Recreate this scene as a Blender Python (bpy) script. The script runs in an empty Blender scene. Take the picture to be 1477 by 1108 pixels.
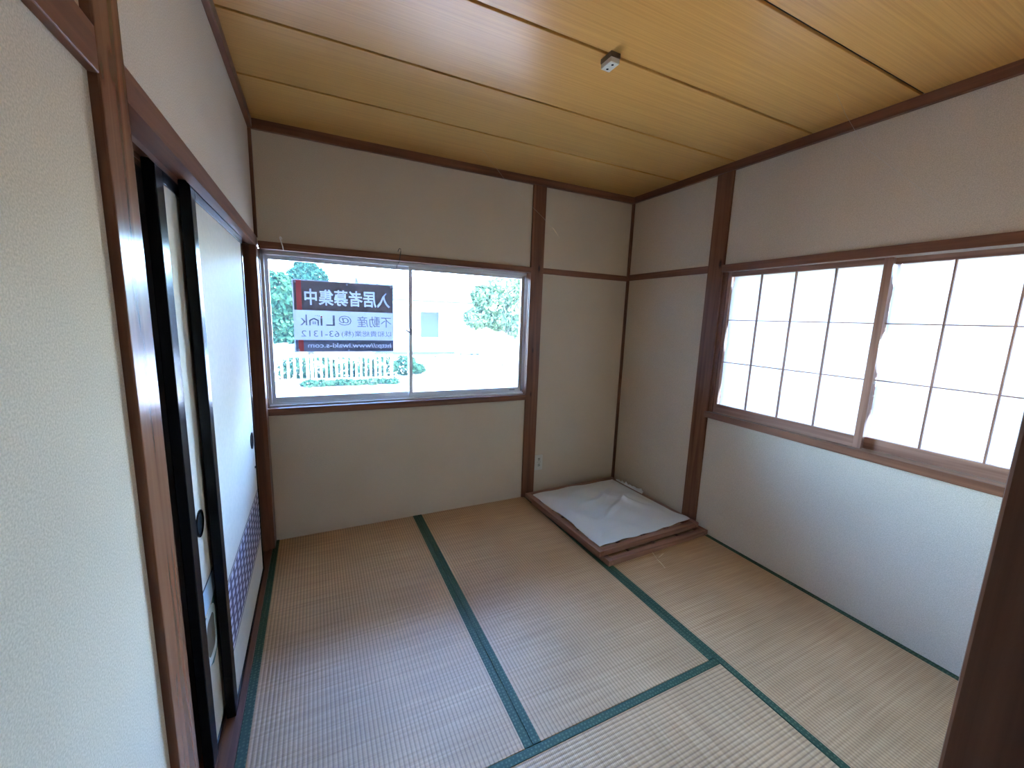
import bpy, bmesh, math, random
from mathutils import Vector, Matrix
random.seed(7)
S = bpy.context.scene
COL = S.collection

# ------------------------------------------------------------------ camera
cd = bpy.data.cameras.new('camera')
cam = bpy.data.objects.new('camera', cd); COL.objects.link(cam); S.camera = cam
cd.sensor_fit = 'HORIZONTAL'; cd.sensor_width = 36.0
cd.lens = 36.0 * 584.94 / 1477.0
cd.clip_start = 0.02; cd.clip_end = 400
_y, _p, _r = 0.4534, -0.1607, 0.0348
_f = Vector((math.sin(_y) * math.cos(_p), math.cos(_y) * math.cos(_p), math.sin(_p)))
_rt = Vector((math.cos(_y), -math.sin(_y), 0)); _up = _rt.cross(_f)
_c, _s = math.cos(_r), math.sin(_r)
_R = _c * _rt + _s * _up; _U = -_s * _rt + _c * _up
cam.matrix_world = Matrix(((_R.x, _U.x, -_f.x, 0.2783), (_R.y, _U.y, -_f.y, -2.6995), (_R.z, _U.z, -_f.z, 1.4022), (0, 0, 0, 1)))

# ------------------------------------------------------------------ sky and sun
wd = bpy.data.worlds.new('sky'); S.world = wd; wd.use_nodes = True
nt = wd.node_tree; nt.nodes.clear()
wo = nt.nodes.new('ShaderNodeOutputWorld'); bg = nt.nodes.new('ShaderNodeBackground')
sk = nt.nodes.new('ShaderNodeTexSky'); sk.sky_type = 'NISHITA'; sk.sun_disc = False
sk.sun_elevation = math.radians(58); sk.sun_rotation = math.radians(106)
sk.air_density = 1.0; sk.dust_density = 0.3; sk.ozone_density = 2.5
bg.inputs['Strength'].default_value = 4.4
tint = nt.nodes.new('ShaderNodeMix'); tint.data_type = 'RGBA'; tint.blend_type = 'MULTIPLY'; tint.inputs[0].default_value = 1.0
tint.inputs[7].default_value = (0.78, 0.97, 1.27, 1)
nt.links.new(sk.outputs[0], tint.inputs[6]); nt.links.new(tint.outputs[2], bg.inputs[0]); nt.links.new(bg.outputs[0], wo.inputs[0])
sl = bpy.data.lights.new('sun_offscreen', 'SUN'); sl.energy = 18.0; sl.angle = math.radians(0.6); sl.color = (1.0, 0.80, 0.54)
sun = bpy.data.objects.new('sun_offscreen', sl); COL.objects.link(sun)
sun.rotation_euler = Vector((0.55, -0.16, 1.0)).to_track_quat('Z', 'Y').to_euler()
sun.location = (2, -12, 20)
vs = S.view_settings
vs.view_transform = 'Standard'; vs.look = 'None'; vs.gamma = 1.0; vs.use_curve_mapping = False
vs.exposure = 2.05

# ------------------------------------------------------------------ materials
MATS = {}
def newmat(name):
    m = bpy.data.materials.new(name); m.use_nodes = True
    n = m.node_tree.nodes; n.clear()
    o = n.new('ShaderNodeOutputMaterial'); b = n.new('ShaderNodeBsdfPrincipled')
    m.node_tree.links.new(b.outputs[0], o.inputs[0])
    MATS[name] = m
    return m, n, m.node_tree.links, b, o
def ramp(n, c0, c1, p0=0.0, p1=1.0):
    r = n.new('ShaderNodeValToRGB'); e = r.color_ramp.elements
    e[0].position = p0; e[1].position = p1; e[0].color = (*c0, 1); e[1].color = (*c1, 1)
    return r
def coords(n, l, scale=(1, 1, 1), kind='Object'):
    t = n.new('ShaderNodeTexCoord'); mp = n.new('ShaderNodeMapping'); mp.inputs['Scale'].default_value = scale
    l.new(t.outputs[kind], mp.inputs[0]); return mp
def plain(name, col, rough=0.6, spec=0.5, metal=0.0, coat=0.0, noise=0.0, nscale=40):
    m, n, l, b, o = newmat(name)
    b.inputs['Base Color'].default_value = (*col, 1); b.inputs['Roughness'].default_value = rough
    b.inputs['Specular IOR Level'].default_value = spec; b.inputs['Metallic'].default_value = metal
    b.inputs['Coat Weight'].default_value = coat
    if noise:
        mp = coords(n, l); t = n.new('ShaderNodeTexNoise'); t.inputs['Scale'].default_value = nscale
        t.inputs['Detail'].default_value = 4
        l.new(mp.outputs[0], t.inputs[0])
        r = ramp(n, tuple(c * (1 - noise) for c in col), tuple(min(1, c * (1 + noise)) for c in col), 0.3, 0.7)
        l.new(t.outputs[0], r.inputs[0]); l.new(r.outputs[0], b.inputs['Base Color'])
    return m
def plaster(name, c0, c1):
    m, n, l, b, o = newmat(name)
    mp = coords(n, l)
    t = n.new('ShaderNodeTexNoise'); t.inputs['Scale'].default_value = 330; t.inputs['Detail'].default_value = 5
    t2 = n.new('ShaderNodeTexNoise'); t2.inputs['Scale'].default_value = 3; t2.inputs['Detail'].default_value = 2
    l.new(mp.outputs[0], t.inputs[0]); l.new(mp.outputs[0], t2.inputs[0])
    r = ramp(n, c0, c1, 0.3, 0.7); l.new(t.outputs[0], r.inputs[0])
    mx = n.new('ShaderNodeMix'); mx.data_type = 'RGBA'; mx.blend_type = 'MULTIPLY'; mx.inputs[0].default_value = 0.25
    r2 = ramp(n, (0.85, 0.84, 0.8), (1, 1, 1), 0.35, 0.65); l.new(t2.outputs[0], r2.inputs[0])
    l.new(r.outputs[0], mx.inputs[6]); l.new(r2.outputs[0], mx.inputs[7]); l.new(mx.outputs[2], b.inputs['Base Color'])
    bp = n.new('ShaderNodeBump'); bp.inputs['Strength'].default_value = 0.12; bp.inputs['Distance'].default_value = 0.001
    l.new(t.outputs[0], bp.inputs['Height']); l.new(bp.outputs[0], b.inputs['Normal'])
    b.inputs['Roughness'].default_value = 0.9; b.inputs['Specular IOR Level'].default_value = 0.02
    return m
def wood(name, dark, light, axis, rough=0.4, coat=0.0, knots=True, fine=1.0, spec=0.22, knotscale=None):
    m, n, l, b, o = newmat(name)
    sc = [22 * fine] * 3; sc['xyz'.index(axis)] = 0.9
    mp = coords(n, l, tuple(sc))
    t = n.new('ShaderNodeTexNoise'); t.inputs['Scale'].default_value = 1.6; t.inputs['Detail'].default_value = 6
    t.inputs['Distortion'].default_value = 0.6
    l.new(mp.outputs[0], t.inputs[0])
    r = ramp(n, dark, light, 0.32, 0.68); l.new(t.outputs[0], r.inputs[0])
    last = r.outputs[0]
    if knots:
        ks = [11] * 3; ks['xyz'.index(axis)] = 4.2
        mk = coords(n, l, knotscale or tuple(ks)); v = n.new('ShaderNodeTexVoronoi'); v.inputs['Scale'].default_value = 1.0
        l.new(mk.outputs[0], v.inputs[0])
        kr = ramp(n, (0.22, 0.2, 0.2), (1, 1, 1), 0.05, 0.13); l.new(v.outputs['Distance'], kr.inputs[0])
        mx = n.new('ShaderNodeMix'); mx.data_type = 'RGBA'; mx.blend_type = 'MULTIPLY'; mx.inputs[0].default_value = 1
        l.new(last, mx.inputs[6]); l.new(kr.outputs[0], mx.inputs[7]); last = mx.outputs[2]
    l.new(last, b.inputs['Base Color'])
    bp = n.new('ShaderNodeBump'); bp.inputs['Strength'].default_value = 0.08; bp.inputs['Distance'].default_value = 0.002
    l.new(t.outputs[0], bp.inputs['Height']); l.new(bp.outputs[0], b.inputs['Normal'])
    b.inputs['Roughness'].default_value = rough; b.inputs['Coat Weight'].default_value = coat; b.inputs['Specular IOR Level'].default_value = spec
    return m
def tatami(name, axis):
    # ribs run along axis (the long side); rush strands cross them
    m, n, l, b, o = newmat(name)
    t = n.new('ShaderNodeTexCoord'); sp = n.new('ShaderNodeSeparateXYZ'); l.new(t.outputs['Object'], sp.inputs[0])
    across = sp.outputs['X' if axis == 'y' else 'Y']; along = sp.outputs['Y' if axis == 'y' else 'X']
    def sine(src, period):
        k = n.new('ShaderNodeMath'); k.operation = 'MULTIPLY'; k.inputs[1].default_value = 2 * math.pi / period
        s = n.new('ShaderNodeMath'); s.operation = 'SINE'; l.new(src, k.inputs[0]); l.new(k.outputs[0], s.inputs[0])
        q = n.new('ShaderNodeMath'); q.operation = 'MULTIPLY_ADD'; q.inputs[1].default_value = .5; q.inputs[2].default_value = .5
        l.new(s.outputs[0], q.inputs[0]); return q.outputs[0]
    rib = sine(across, 0.0145); cr = sine(along, 0.006)
    mp = n.new('ShaderNodeMapping'); l.new(t.outputs['Object'], mp.inputs[0])
    mp.inputs['Scale'].default_value = (2.5, 110, 1) if axis == 'y' else (110, 2.5, 1)
    ns = n.new('ShaderNodeTexNoise'); ns.inputs['Scale'].default_value = 1; ns.inputs['Detail'].default_value = 4
    l.new(mp.outputs[0], ns.inputs[0])
    n2 = n.new('ShaderNodeTexNoise'); n2.inputs['Scale'].default_value = 2.2; n2.inputs['Detail'].default_value = 3
    l.new(t.outputs['Object'], n2.inputs[0])
    r = ramp(n, (0.46, 0.255, 0.11), (0.65, 0.40, 0.20), 0.25, 0.75); l.new(ns.outputs[0], r.inputs[0])
    m1 = n.new('ShaderNodeMix'); m1.data_type = 'RGBA'; m1.blend_type = 'MULTIPLY'; m1.inputs[0].default_value = 1
    r1 = ramp(n, (0.62, 0.6, 0.6), (1, 1, 1), 0.0, 0.45); l.new(rib, r1.inputs[0])
    l.new(r.outputs[0], m1.inputs[6]); l.new(r1.outputs[0], m1.inputs[7])
    m2 = n.new('ShaderNodeMix'); m2.data_type = 'RGBA'; m2.blend_type = 'MULTIPLY'; m2.inputs[0].default_value = 1
    r2 = ramp(n, (0.84, 0.82, 0.8), (1.0, 1.0, 1.0), 0.35, 0.65); l.new(n2.outputs[0], r2.inputs[0])
    l.new(m1.outputs[2], m2.inputs[6]); l.new(r2.outputs[0], m2.inputs[7]); l.new(m2.outputs[2], b.inputs['Base Color'])
    hm = n.new('ShaderNodeMath'); hm.operation = 'MULTIPLY_ADD'; hm.inputs[1].default_value = 0.25; l.new(cr, hm.inputs[0]); l.new(rib, hm.inputs[2])
    bp = n.new('ShaderNodeBump'); bp.inputs['Strength'].default_value = 0.5; bp.inputs['Distance'].default_value = 0.0012
    l.new(hm.outputs[0], bp.inputs['Height']); l.new(bp.outputs[0], b.inputs['Normal'])
    b.inputs['Roughness'].default_value = 0.48; b.inputs['Specular IOR Level'].default_value = 0.34
    return m
def cloth_green(name):
    m, n, l, b, o = newmat(name)
    mp = coords(n, l); v = n.new('ShaderNodeTexVoronoi'); v.inputs['Scale'].default_value = 75; v.inputs['Randomness'].default_value = 0.35
    l.new(mp.outputs[0], v.inputs[0])
    r = ramp(n, (0.065, 0.105, 0.045), (0.016, 0.046, 0.015), 0.22, 0.36); l.new(v.outputs['Distance'], r.inputs[0]); l.new(r.outputs[0], b.inputs['Base Color'])
    b.inputs['Roughness'].default_value = 0.7
    return m
def translucent(name, col, trans=0.6):
    m, n, l, b, o = newmat(name)
    d = n.new('ShaderNodeBsdfDiffuse'); t = n.new('ShaderNodeBsdfTranslucent'); mx = n.new('ShaderNodeMixShader')
    d.inputs[0].default_value = (*col, 1); t.inputs[0].default_value = (*col, 1); mx.inputs[0].default_value = trans
    l.new(d.outputs[0], mx.inputs[1]); l.new(t.outputs[0], mx.inputs[2]); l.new(mx.outputs[0], o.inputs[0]); n.remove(b)
    return m
def glass(name, tint=(0.97, 0.985, 0.99), haze=0.0):
    m, n, l, b, o = newmat(name); n.remove(b)
    t = n.new('ShaderNodeBsdfTransparent'); g = n.new('ShaderNodeBsdfGlossy'); f = n.new('ShaderNodeFresnel'); mx = n.new('ShaderNodeMixShader')
    t.inputs[0].default_value = (*tint, 1); g.inputs['Roughness'].default_value = 0.02; f.inputs[0].default_value = 1.45
    l.new(f.outputs[0], mx.inputs[0]); l.new(t.outputs[0], mx.inputs[1]); l.new(g.outputs[0], mx.inputs[2])
    last = mx.outputs[0]
    if haze:
        tr = n.new('ShaderNodeBsdfTranslucent'); tr.inputs[0].default_value = (0.9, 0.95, 1, 1); m2 = n.new('ShaderNodeMixShader'); m2.inputs[0].default_value = haze
        l.new(last, m2.inputs[1]); l.new(tr.outputs[0], m2.inputs[2]); last = m2.outputs[0]
    l.new(last, o.inputs[0]); return m
def leafmat(name, c0, c1, trans=0.35):
    m, n, l, b, o = newmat(name); n.remove(b)
    mp = coords(n, l); ns = n.new('ShaderNodeTexNoise'); ns.inputs['Scale'].default_value = 5; l.new(mp.outputs[0], ns.inputs[0])
    r = ramp(n, c0, c1, 0.35, 0.65); l.new(ns.outputs[0], r.inputs[0])
    d = n.new('ShaderNodeBsdfDiffuse'); t = n.new('ShaderNodeBsdfTranslucent'); mx = n.new('ShaderNodeMixShader'); mx.inputs[0].default_value = trans
    l.new(r.outputs[0], d.inputs[0]); l.new(r.outputs[0], t.inputs[0])
    l.new(d.outputs[0], mx.inputs[1]); l.new(t.outputs[0], mx.inputs[2]); l.new(mx.outputs[0], o.inputs[0]); return m
def bandprint(name):
    # woven-check print: columns (y) of short white bars on purple
    m, n, l, b, o = newmat(name)
    t = n.new('ShaderNodeTexCoord'); sp = n.new('ShaderNodeSeparateXYZ'); l.new(t.outputs['Object'], sp.inputs[0])
    def duty(src, period, on):
        a = n.new('ShaderNodeMath'); a.operation = 'DIVIDE'; a.inputs[1].default_value = period; l.new(src, a.inputs[0])
        f = n.new('ShaderNodeMath'); f.operation = 'FRACT'; l.new(a.outputs[0], f.inputs[0])
        g = n.new('ShaderNodeMath'); g.operation = 'LESS_THAN'; g.inputs[1].default_value = on; l.new(f.outputs[0], g.inputs[0]); return g.outputs[0]
    k = n.new('ShaderNodeMath'); k.operation = 'MULTIPLY'
    l.new(duty(sp.outputs['Y'], 0.066, 0.5), k.inputs[0]); l.new(duty(sp.outputs['Z'], 0.034, 0.62), k.inputs[1])
    mx = n.new('ShaderNodeMix'); mx.data_type = 'RGBA'; mx.inputs[6].default_value = (0.085, 0.05, 0.085, 1); mx.inputs[7].default_value = (0.62, 0.58, 0.62, 1)
    l.new(k.outputs[0], mx.inputs[0]); l.new(mx.outputs[2], b.inputs['Base Color']); b.inputs['Roughness'].default_value = 0.6
    return m

WALL = plaster('plaster_beige', (0.50, 0.385, 0.27), (0.68, 0.53, 0.375))
PD, PL = (0.12, 0.043, 0.020), (0.24, 0.096, 0.047)
WX = wood('wood_trim_x', PD, PL, 'x'); WY = wood('wood_trim_y', PD, PL, 'y'); WZ = wood('wood_post_z', PD, PL, 'z')
WLT = wood('wood_old_post', PD, PL, 'z', rough=0.22, spec=0.25, knotscale=(0, 9, 3.4))
SX = wood('wood_plain_x', PD, PL, 'x', knots=False); SY = wood('wood_plain_y', PD, PL, 'y', knots=False); SZ = wood('wood_plain_z', PD, PL, 'z', knots=False)
GY = wood('wood_sill_grey', PD, PL, 'y', knots=False); GZ = wood('wood_stile_grey', PD, PL, 'z', knots=False)
MUN = wood('muntin_wood', (0.19, 0.085, 0.05), (0.36, 0.18, 0.115), 'z', knots=False)
FX_ = wood('frame_wood_x', (0.19, 0.085, 0.05), (0.36, 0.18, 0.115), 'x', knots=False); FY_ = wood('frame_wood_y', (0.19, 0.085, 0.05), (0.36, 0.18, 0.115), 'y', knots=False)
WRP = wood('wood_knotty_post', PD, PL, 'z', rough=0.22, spec=0.25, knotscale=(0, 9, 3.4))
FZ_ = wood('frame_wood_z', (0.19, 0.085, 0.05), (0.36, 0.18, 0.115), 'z', knots=False)
CEIL = wood('ceiling_veneer', (0.57, 0.268, 0.063), (0.68, 0.338, 0.088), 'x', rough=0.3, spec=0.3, coat=0.0, knots=False, fine=4)
DARKB = plain('dark_backing', (0.02, 0.012, 0.008), 0.9)
LACQ = plain('black_lacquer', (0.006, 0.006, 0.007), 0.25, 0.18)
FUS = plain('fusuma_paper', (0.66, 0.58, 0.45), 0.7, 0.04, noise=0.04, nscale=60)
BAND = bandprint('purple_check_print')
PURP = plain('purple_line', (0.06, 0.04, 0.07), 0.6)
TEAL = plain('teal_print', (0.03, 0.13, 0.12), 0.6); PBLUE = plain('pale_blue_print', (0.5, 0.62, 0.68), 0.6)
PWHITE = plain('white_print', (0.75, 0.78, 0.74), 0.6); PBROWN = plain('brown_print', (0.16, 0.12, 0.07), 0.6); INK = plain('ink_line', (0.02, 0.03, 0.04), 0.6)
TY = tatami('tatami_rush_y', 'y'); TX = tatami('tatami_rush_x', 'x')
HERI = cloth_green('tatami_border_cloth')
ALU = plain('aluminium_sash', (0.60, 0.57, 0.55), 0.35, 0.5, metal=0.4)
ALUD = plain('aluminium_dark', (0.22, 0.22, 0.25), 0.4, 0.5, metal=0.3)
GLASS = glass('window_glass'); GLASSH = glass('window_glass_dust_veil', haze=0.003)  # faint translucent haze: lens flare veil together with dirt on the glass
PAPER = translucent('shoji_paper', (0.84, 0.80, 0.72), 0.10)
OLDP = translucent('old_paper', (0.74, 0.71, 0.65), 0.12)
SGW = translucent('sign_white', (0.46, 0.45, 0.47), 0.5); SGD = translucent('sign_dark', (0.23, 0.17, 0.145), 0.7)
SGN = translucent('sign_navy', (0.20, 0.19, 0.21), 0.7); SGR = translucent('sign_red', (0.55, 0.10, 0.075), 0.7); SGT = translucent('sign_grey_ink', (0.24, 0.23, 0.24), 0.7)
IVORY = plain('ivory_plastic', (0.58, 0.52, 0.42), 0.4); BLACK = plain('black_slot', (0.006, 0.006, 0.006), 0.8, 0.1)
BROWNP = plain('brown_plastic', (0.13, 0.075, 0.035), 0.5)
WIREW = plain('white_cord', (0.7, 0.66, 0.6), 0.5); WIREB = plain('black_wire', (0.02, 0.02, 0.02), 0.4)
WEB = plain('cobweb', (0.55, 0.5, 0.42), 0.8); STRAW = plain('straw', (0.72, 0.56, 0.34), 0.7)
GROUND = plain('pale_gravel', (0.24, 0.20, 0.145), 0.95, noise=0.15, nscale=12)
HOUSEW = plain('white_render', (0.60, 0.59, 0.56), 0.9); HOUSE_SHADE = plain('shaded_render', (0.28, 0.28, 0.29), 0.9)
ROOF = plain('grey_roof_tile', (0.06, 0.062, 0.07), 0.7, 0.2, noise=0.15, nscale=3)
SHUT = plain('blue_grey_shutter', (0.030, 0.032, 0.042), 0.8, 0.1); CONC = plain('concrete', (0.20, 0.205, 0.20), 0.9, noise=0.1)
DKST = plain('dark_footing', (0.05, 0.052, 0.055), 0.9, 0.1); FENCE = plain('white_fence_paint', (0.75, 0.78, 0.8), 0.5)
BOARD = plain('weathered_board', (0.10, 0.08, 0.058), 0.9, noise=0.2, nscale=14)
BARK = plain('bark', (0.10, 0.075, 0.05), 0.9, noise=0.3)
LEAF1 = leafmat('hedge_leaf', (0.008, 0.026, 0.013), (0.026, 0.058, 0.024)); LEAF2 = leafmat('conifer_leaf', (0.010, 0.032, 0.020), (0.019, 0.048, 0.028))
LEAF3 = leafmat('pale_leaf', (0.03, 0.05, 0.02), (0.09, 0.12, 0.05)); LEAF4 = leafmat('low_plant_leaf', (0.010, 0.028, 0.014), (0.03, 0.06, 0.026))
ACW = plain('ac_white', (0.62, 0.64, 0.66), 0.5); ACG = plain('ac_grille', (0.08, 0.082, 0.088), 0.6); SHADE_SOIL = plain('shade_dark_soil', (0.05, 0.04, 0.03), 0.95, 0.1, noise=0.3, nscale=6)

# ------------------------------------------------------------------ mesh helpers
class MB:
    def __init__(s): s.bm = bmesh.new()
    def box(s, x0, x1, y0, y1, z0, z1, bev=0.0):
        b2 = bmesh.new(); bmesh.ops.create_cube(b2, size=1.0)
        for v in b2.verts: v.co = Vector(((x0 + x1) / 2 + v.co.x * (x1 - x0), (y0 + y1) / 2 + v.co.y * (y1 - y0), (z0 + z1) / 2 + v.co.z * (z1 - z0)))
        if bev: bmesh.ops.bevel(b2, geom=b2.edges[:], offset=bev, segments=2, affect='EDGES', profile=0.5)
        s.add(b2); return s
    def add(s, b2):
        mp = {v: s.bm.verts.new(v.co) for v in b2.verts}
        for f in b2.faces:
            try: s.bm.faces.new([mp[v] for v in f.verts])
            except ValueError: pass
        b2.free(); return s
    def tube(s, pts, rad, n=6):
        pts = [Vector(p) for p in pts]; rings = []
        for i, p in enumerate(pts):
            d = (pts[min(i + 1, len(pts) - 1)] - pts[max(i - 1, 0)]).normalized()
            a = d.cross(Vector((0, 0, 1)));
            if a.length < 1e-3: a = d.cross(Vector((1, 0, 0)))
            a.normalize(); c = d.cross(a); r = rad[i] if isinstance(rad, (list, tuple)) else rad
            rings.append([s.bm.verts.new(p + r * (math.cos(2 * math.pi * k / n) * a + math.sin(2 * math.pi * k / n) * c)) for k in range(n)])
        for A, B in zip(rings, rings[1:]):
            for k in range(n): s.bm.faces.new((A[k], A[(k + 1) % n], B[(k + 1) % n], B[k]))
        s.bm.faces.new(rings[0][::-1]); s.bm.faces.new(rings[-1]); return s
    def prism(s, poly, axis, a, b):
        # poly: list of 2D points in the two remaining axes (cyclic order x,y,z without axis)
        def P(u, v, w):
            return {'x': (w, u, v), 'y': (u, w, v), 'z': (u, v, w)}[axis]
        A = [s.bm.verts.new(P(u, v, a)) for u, v in poly]; B = [s.bm.verts.new(P(u, v, b)) for u, v in poly]
        s.bm.faces.new(A[::-1]); s.bm.faces.new(B); k = len(poly)
        for i in range(k): s.bm.faces.new((A[i], A[(i + 1) % k], B[(i + 1) % k], B[i]))
        return s
    def ring(s, outer, inner, axis, a, b):
        def P(u, v, w): return {'x': (w, u, v), 'y': (u, w, v), 'z': (u, v, w)}[axis]
        L = [[s.bm.verts.new(P(u, v, w)) for u, v in pl] for pl in (outer, inner) for w in (a, b)]
        k = len(outer)
        for i in range(k):
            j = (i + 1) % k
            for p, q in ((0, 1), (1, 3), (3, 2), (2, 0)): s.bm.faces.new((L[p][i], L[p][j], L[q][j], L[q][i]))
        return s
    def rot(s, ang, cx, cy):
        bmesh.ops.rotate(s.bm, verts=s.bm.verts[:], cent=(cx, cy, 0), matrix=Matrix.Rotation(ang, 3, 'Z')); return s
    def xf(s, M): bmesh.ops.transform(s.bm, matrix=M, verts=s.bm.verts[:]); return s

def base_of(o):
    v = Vector((0, 0, 0))
    while o: v += o.location; o = o.parent
    return v
def link(name, me, m, parent=None, smooth=False):
    o = bpy.data.objects.new(name, me); COL.objects.link(o)
    if parent: o.parent = parent
    if m and not me.materials: me.materials.append(m)
    if smooth:
        for p in me.polygons: p.use_smooth = True
    return o
def obj(name, mb, m, parent=None, base=None, smooth=False):
    bm = mb.bm if isinstance(mb, MB) else mb
    off = base_of(parent) if parent else Vector((0, 0, 0))
    if base: off += Vector(base) - off if not parent else Vector(base)
    bmesh.ops.recalc_face_normals(bm, faces=bm.faces[:])
    for v in bm.verts: v.co -= off
    me = bpy.data.meshes.new(name); bm.to_mesh(me); bm.free()
    o = link(name, me, m, parent, smooth)
    if base and not parent: o.location = base
    return o
def tag(o, label, cat=None, group=None, kind=None):
    o['label'] = label
    if cat: o['category'] = cat
    if group: o['group'] = group
    if kind: o['kind'] = kind
    return o
def thing(name, label, cat, loc, group=None, kind=None):
    o = bpy.data.objects.new(name, None); COL.objects.link(o); o.location = loc; o.empty_display_size = 0.05
    return tag(o, label, cat, group, kind)
def struct(name, mb, m, label, parent=None):
    o = obj(name, mb, m, parent); o['kind'] = 'structure'; o['label'] = label; return o
def bx(*a, bev=0.0): return MB().box(*a, bev=bev)
def arc(cu, cv, ru, rv, n=24, a0=0, a1=2 * math.pi, closed=True):
    return [(cu + ru * math.cos(a0 + (a1 - a0) * i / (n if closed else n - 1)), cv + rv * math.sin(a0 + (a1 - a0) * i / (n if closed else n - 1))) for i in range(n)]
def rrect(u0, u1, v0, v1, r, n=5):
    P = []
    for cu, cv, a in ((u1 - r, v1 - r, 0), (u0 + r, v1 - r, 1), (u0 + r, v0 + r, 2), (u1 - r, v0 + r, 3)):
        P += [(cu + r * math.cos((a + i / (n - 1)) * math.pi / 2), cv + r * math.sin((a + i / (n - 1)) * math.pi / 2)) for i in range(n)]
    return P

# ------------------------------------------------------------------ the room shell
W, D, H = 2.628, -2.60, 2.385      # inner width, near wall y, ceiling board height
struct('floor', bx(-0.1, W + 0.1, -2.72, 0.1, -0.16, -0.056), DARKB, 'dark subfloor under the tatami mats')
# far wall with the window opening
fw = MB()
X0, X1, ZS, ZH = 0.014, 1.708, 0.80, 1.765
for a in ((-0.12, W + 0.12, 0, 0.12, -0.16, ZS), (-0.12, W + 0.12, 0, 0.12, ZH, 2.6), (-0.12, X0 - 0.012, 0, 0.12, ZS, ZH), (X1 + 0.012, W + 0.12, 0, 0.12, ZS, ZH)): fw.box(*a)
struct('wall_far', fw, WALL, 'beige plaster wall around the clear glass window')
YW0, YW1 = -0.892, -2.56
rw = MB()
for a in ((W, W + 0.12, -2.72, 0, -0.16, 0.80), (W, W + 0.12, -2.72, 0, 1.765, 2.6), (W, W + 0.12, YW0 + 0.012, 0, 0.80, 1.765), (W, W + 0.12, -2.72, YW1 - 0.01, 0.80, 1.765)): rw.box(*a)
struct('wall_right', rw, WALL, 'beige plaster wall around the paper screen window')
lw = MB()
lw.box(-0.1, 0, -2.72, -1.80, -0.16, 2.6); lw.box(-0.1, 0, -1.80, 0, 1.78, 2.6)
struct('wall_left', lw, WALL, 'beige plaster wall above and beside the closet doors')
nw = MB()
nw.box(0.80, W, -2.70, -2.60, -0.16, 2.6); nw.box(0, 0.80, -2.70, -2.60, 1.80, 2.6)
struct('wall_near', nw, WALL, 'plaster wall with the doorway into the hall')
# closet behind the sliding doors
cl = MB()
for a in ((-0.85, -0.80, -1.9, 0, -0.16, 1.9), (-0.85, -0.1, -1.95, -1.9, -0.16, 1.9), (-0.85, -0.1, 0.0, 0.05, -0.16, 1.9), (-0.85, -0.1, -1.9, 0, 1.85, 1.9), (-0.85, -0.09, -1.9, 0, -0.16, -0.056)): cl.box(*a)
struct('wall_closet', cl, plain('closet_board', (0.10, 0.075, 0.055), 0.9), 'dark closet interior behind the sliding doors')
# hall behind the doorway
hl = MB()
for a in ((-1.2, W + 0.12, -4.3, -4.2, -0.16, 2.6), (-1.3, -1.2, -4.3, -2.72, -0.16, 2.6), (W + 0.02, W + 0.12, -4.3, -2.72, -0.16, 2.6), (-1.3, -0.1, -2.72, -2.62, -0.16, 2.6)): hl.box(*a)
struct('wall_hall', hl, plain('hall_wall_darkened', (0.16, 0.11, 0.07), 0.8, 0.1), 'hall walls behind the doorway, darkened to cut bounce light')  # unseen hall walls, made dark to cut bounce onto the near-left wall
struct('floor_hall', bx(-1.3, W + 0.12, -4.3, -2.72, -0.16, -0.02), wood('hall_floor', (0.10, 0.05, 0.025), (0.2, 0.11, 0.05), 'x', knots=False), 'brown board floor of the hall')
struct('ceiling_hall', bx(-1.3, W + 0.12, -4.3, -2.72, 2.40, 2.6), WALL, 'plaster ceiling of the hall')
# ceiling of veneer boards
ce = struct('ceiling', bx(-0.1, W + 0.1, -2.72, 0.1, H + 0.012, 2.62), DARKB, 'glossy yellow-brown veneer board ceiling with dark joints')
seams = [-0.002, -0.469, -0.894, -1.320, -1.745, -2.170, -2.598]
for i in range(6):
    obj('ceiling_board', bx(0.002, W - 0.002, seams[i + 1] + 0.0065, seams[i] - 0.0065, H, H + 0.0115, bev=0.002), CEIL, ce)

# ------------------------------------------------------------------ posts and trims
tn = [0]
def trim(mb, m, label):
    tn[0] += 1; return struct('trim_%d' % tn[0], mb, m, label)
P = 0.014
trim(bx(1.707, 1.812, -P, 0.05, -0.05, 2.345, bev=0.003), WZ, 'reddish brown post right of the clear window')
trim(bx(W - P, W + 0.05, -0.890, -0.775, -0.05, 2.345, bev=0.003), WRP, 'knotty brown post left of the paper screen window')
trim(bx(-0.09, 0.014, -1.855, -1.752, -0.05, 2.345, bev=0.003), WLT, 'worn brown post beside the closet opening')
trim(bx(-0.1, 0.014, -0.10, -0.0005, -0.05, 1.738, bev=0.002), SZ, 'dark corner post at the end of the closet opening')
trim(bx(0.756, 0.862, -2.735, -2.598, -0.05, 2.345, bev=0.003), SZ, 'dark door post at the edge of the doorway')
trim(bx(-0.005, 0.016, -0.016, -0.0005, 1.79, 2.345), SZ, 'thin dark corner strip above the closet head rail')
trim(bx(W - 0.018, W + 0.004, -0.018, -0.0005, 0, 2.345), SZ, 'thin dark corner strip between far and right wall')
trim(bx(0.0, W, -0.024, -0.0005, 2.336, H, bev=0.002), SX, 'ceiling moulding along the far wall')
trim(bx(W - 0.024, W, -2.60, -0.024, 2.338, H, bev=0.002), SY, 'ceiling moulding along the right wall')
trim(bx(0.0, 0.022, -2.60, -0.024, 2.338, H, bev=0.002), SY, 'ceiling moulding along the left wall')
trim(bx(0.862, W, -2.60, -2.576, 2.338, H, bev=0.002), SX, 'ceiling moulding along the doorway wall')
trim(bx(0.016, 1.707, -0.022, 0.10, 1.733, 1.772, bev=0.002), SX, 'brown head rail over the clear window')
trim(bx(0.014, 1.707, -0.018, 0.05, 0.790, 0.832, bev=0.002), SX, 'brown sill rail under the clear window')
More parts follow.
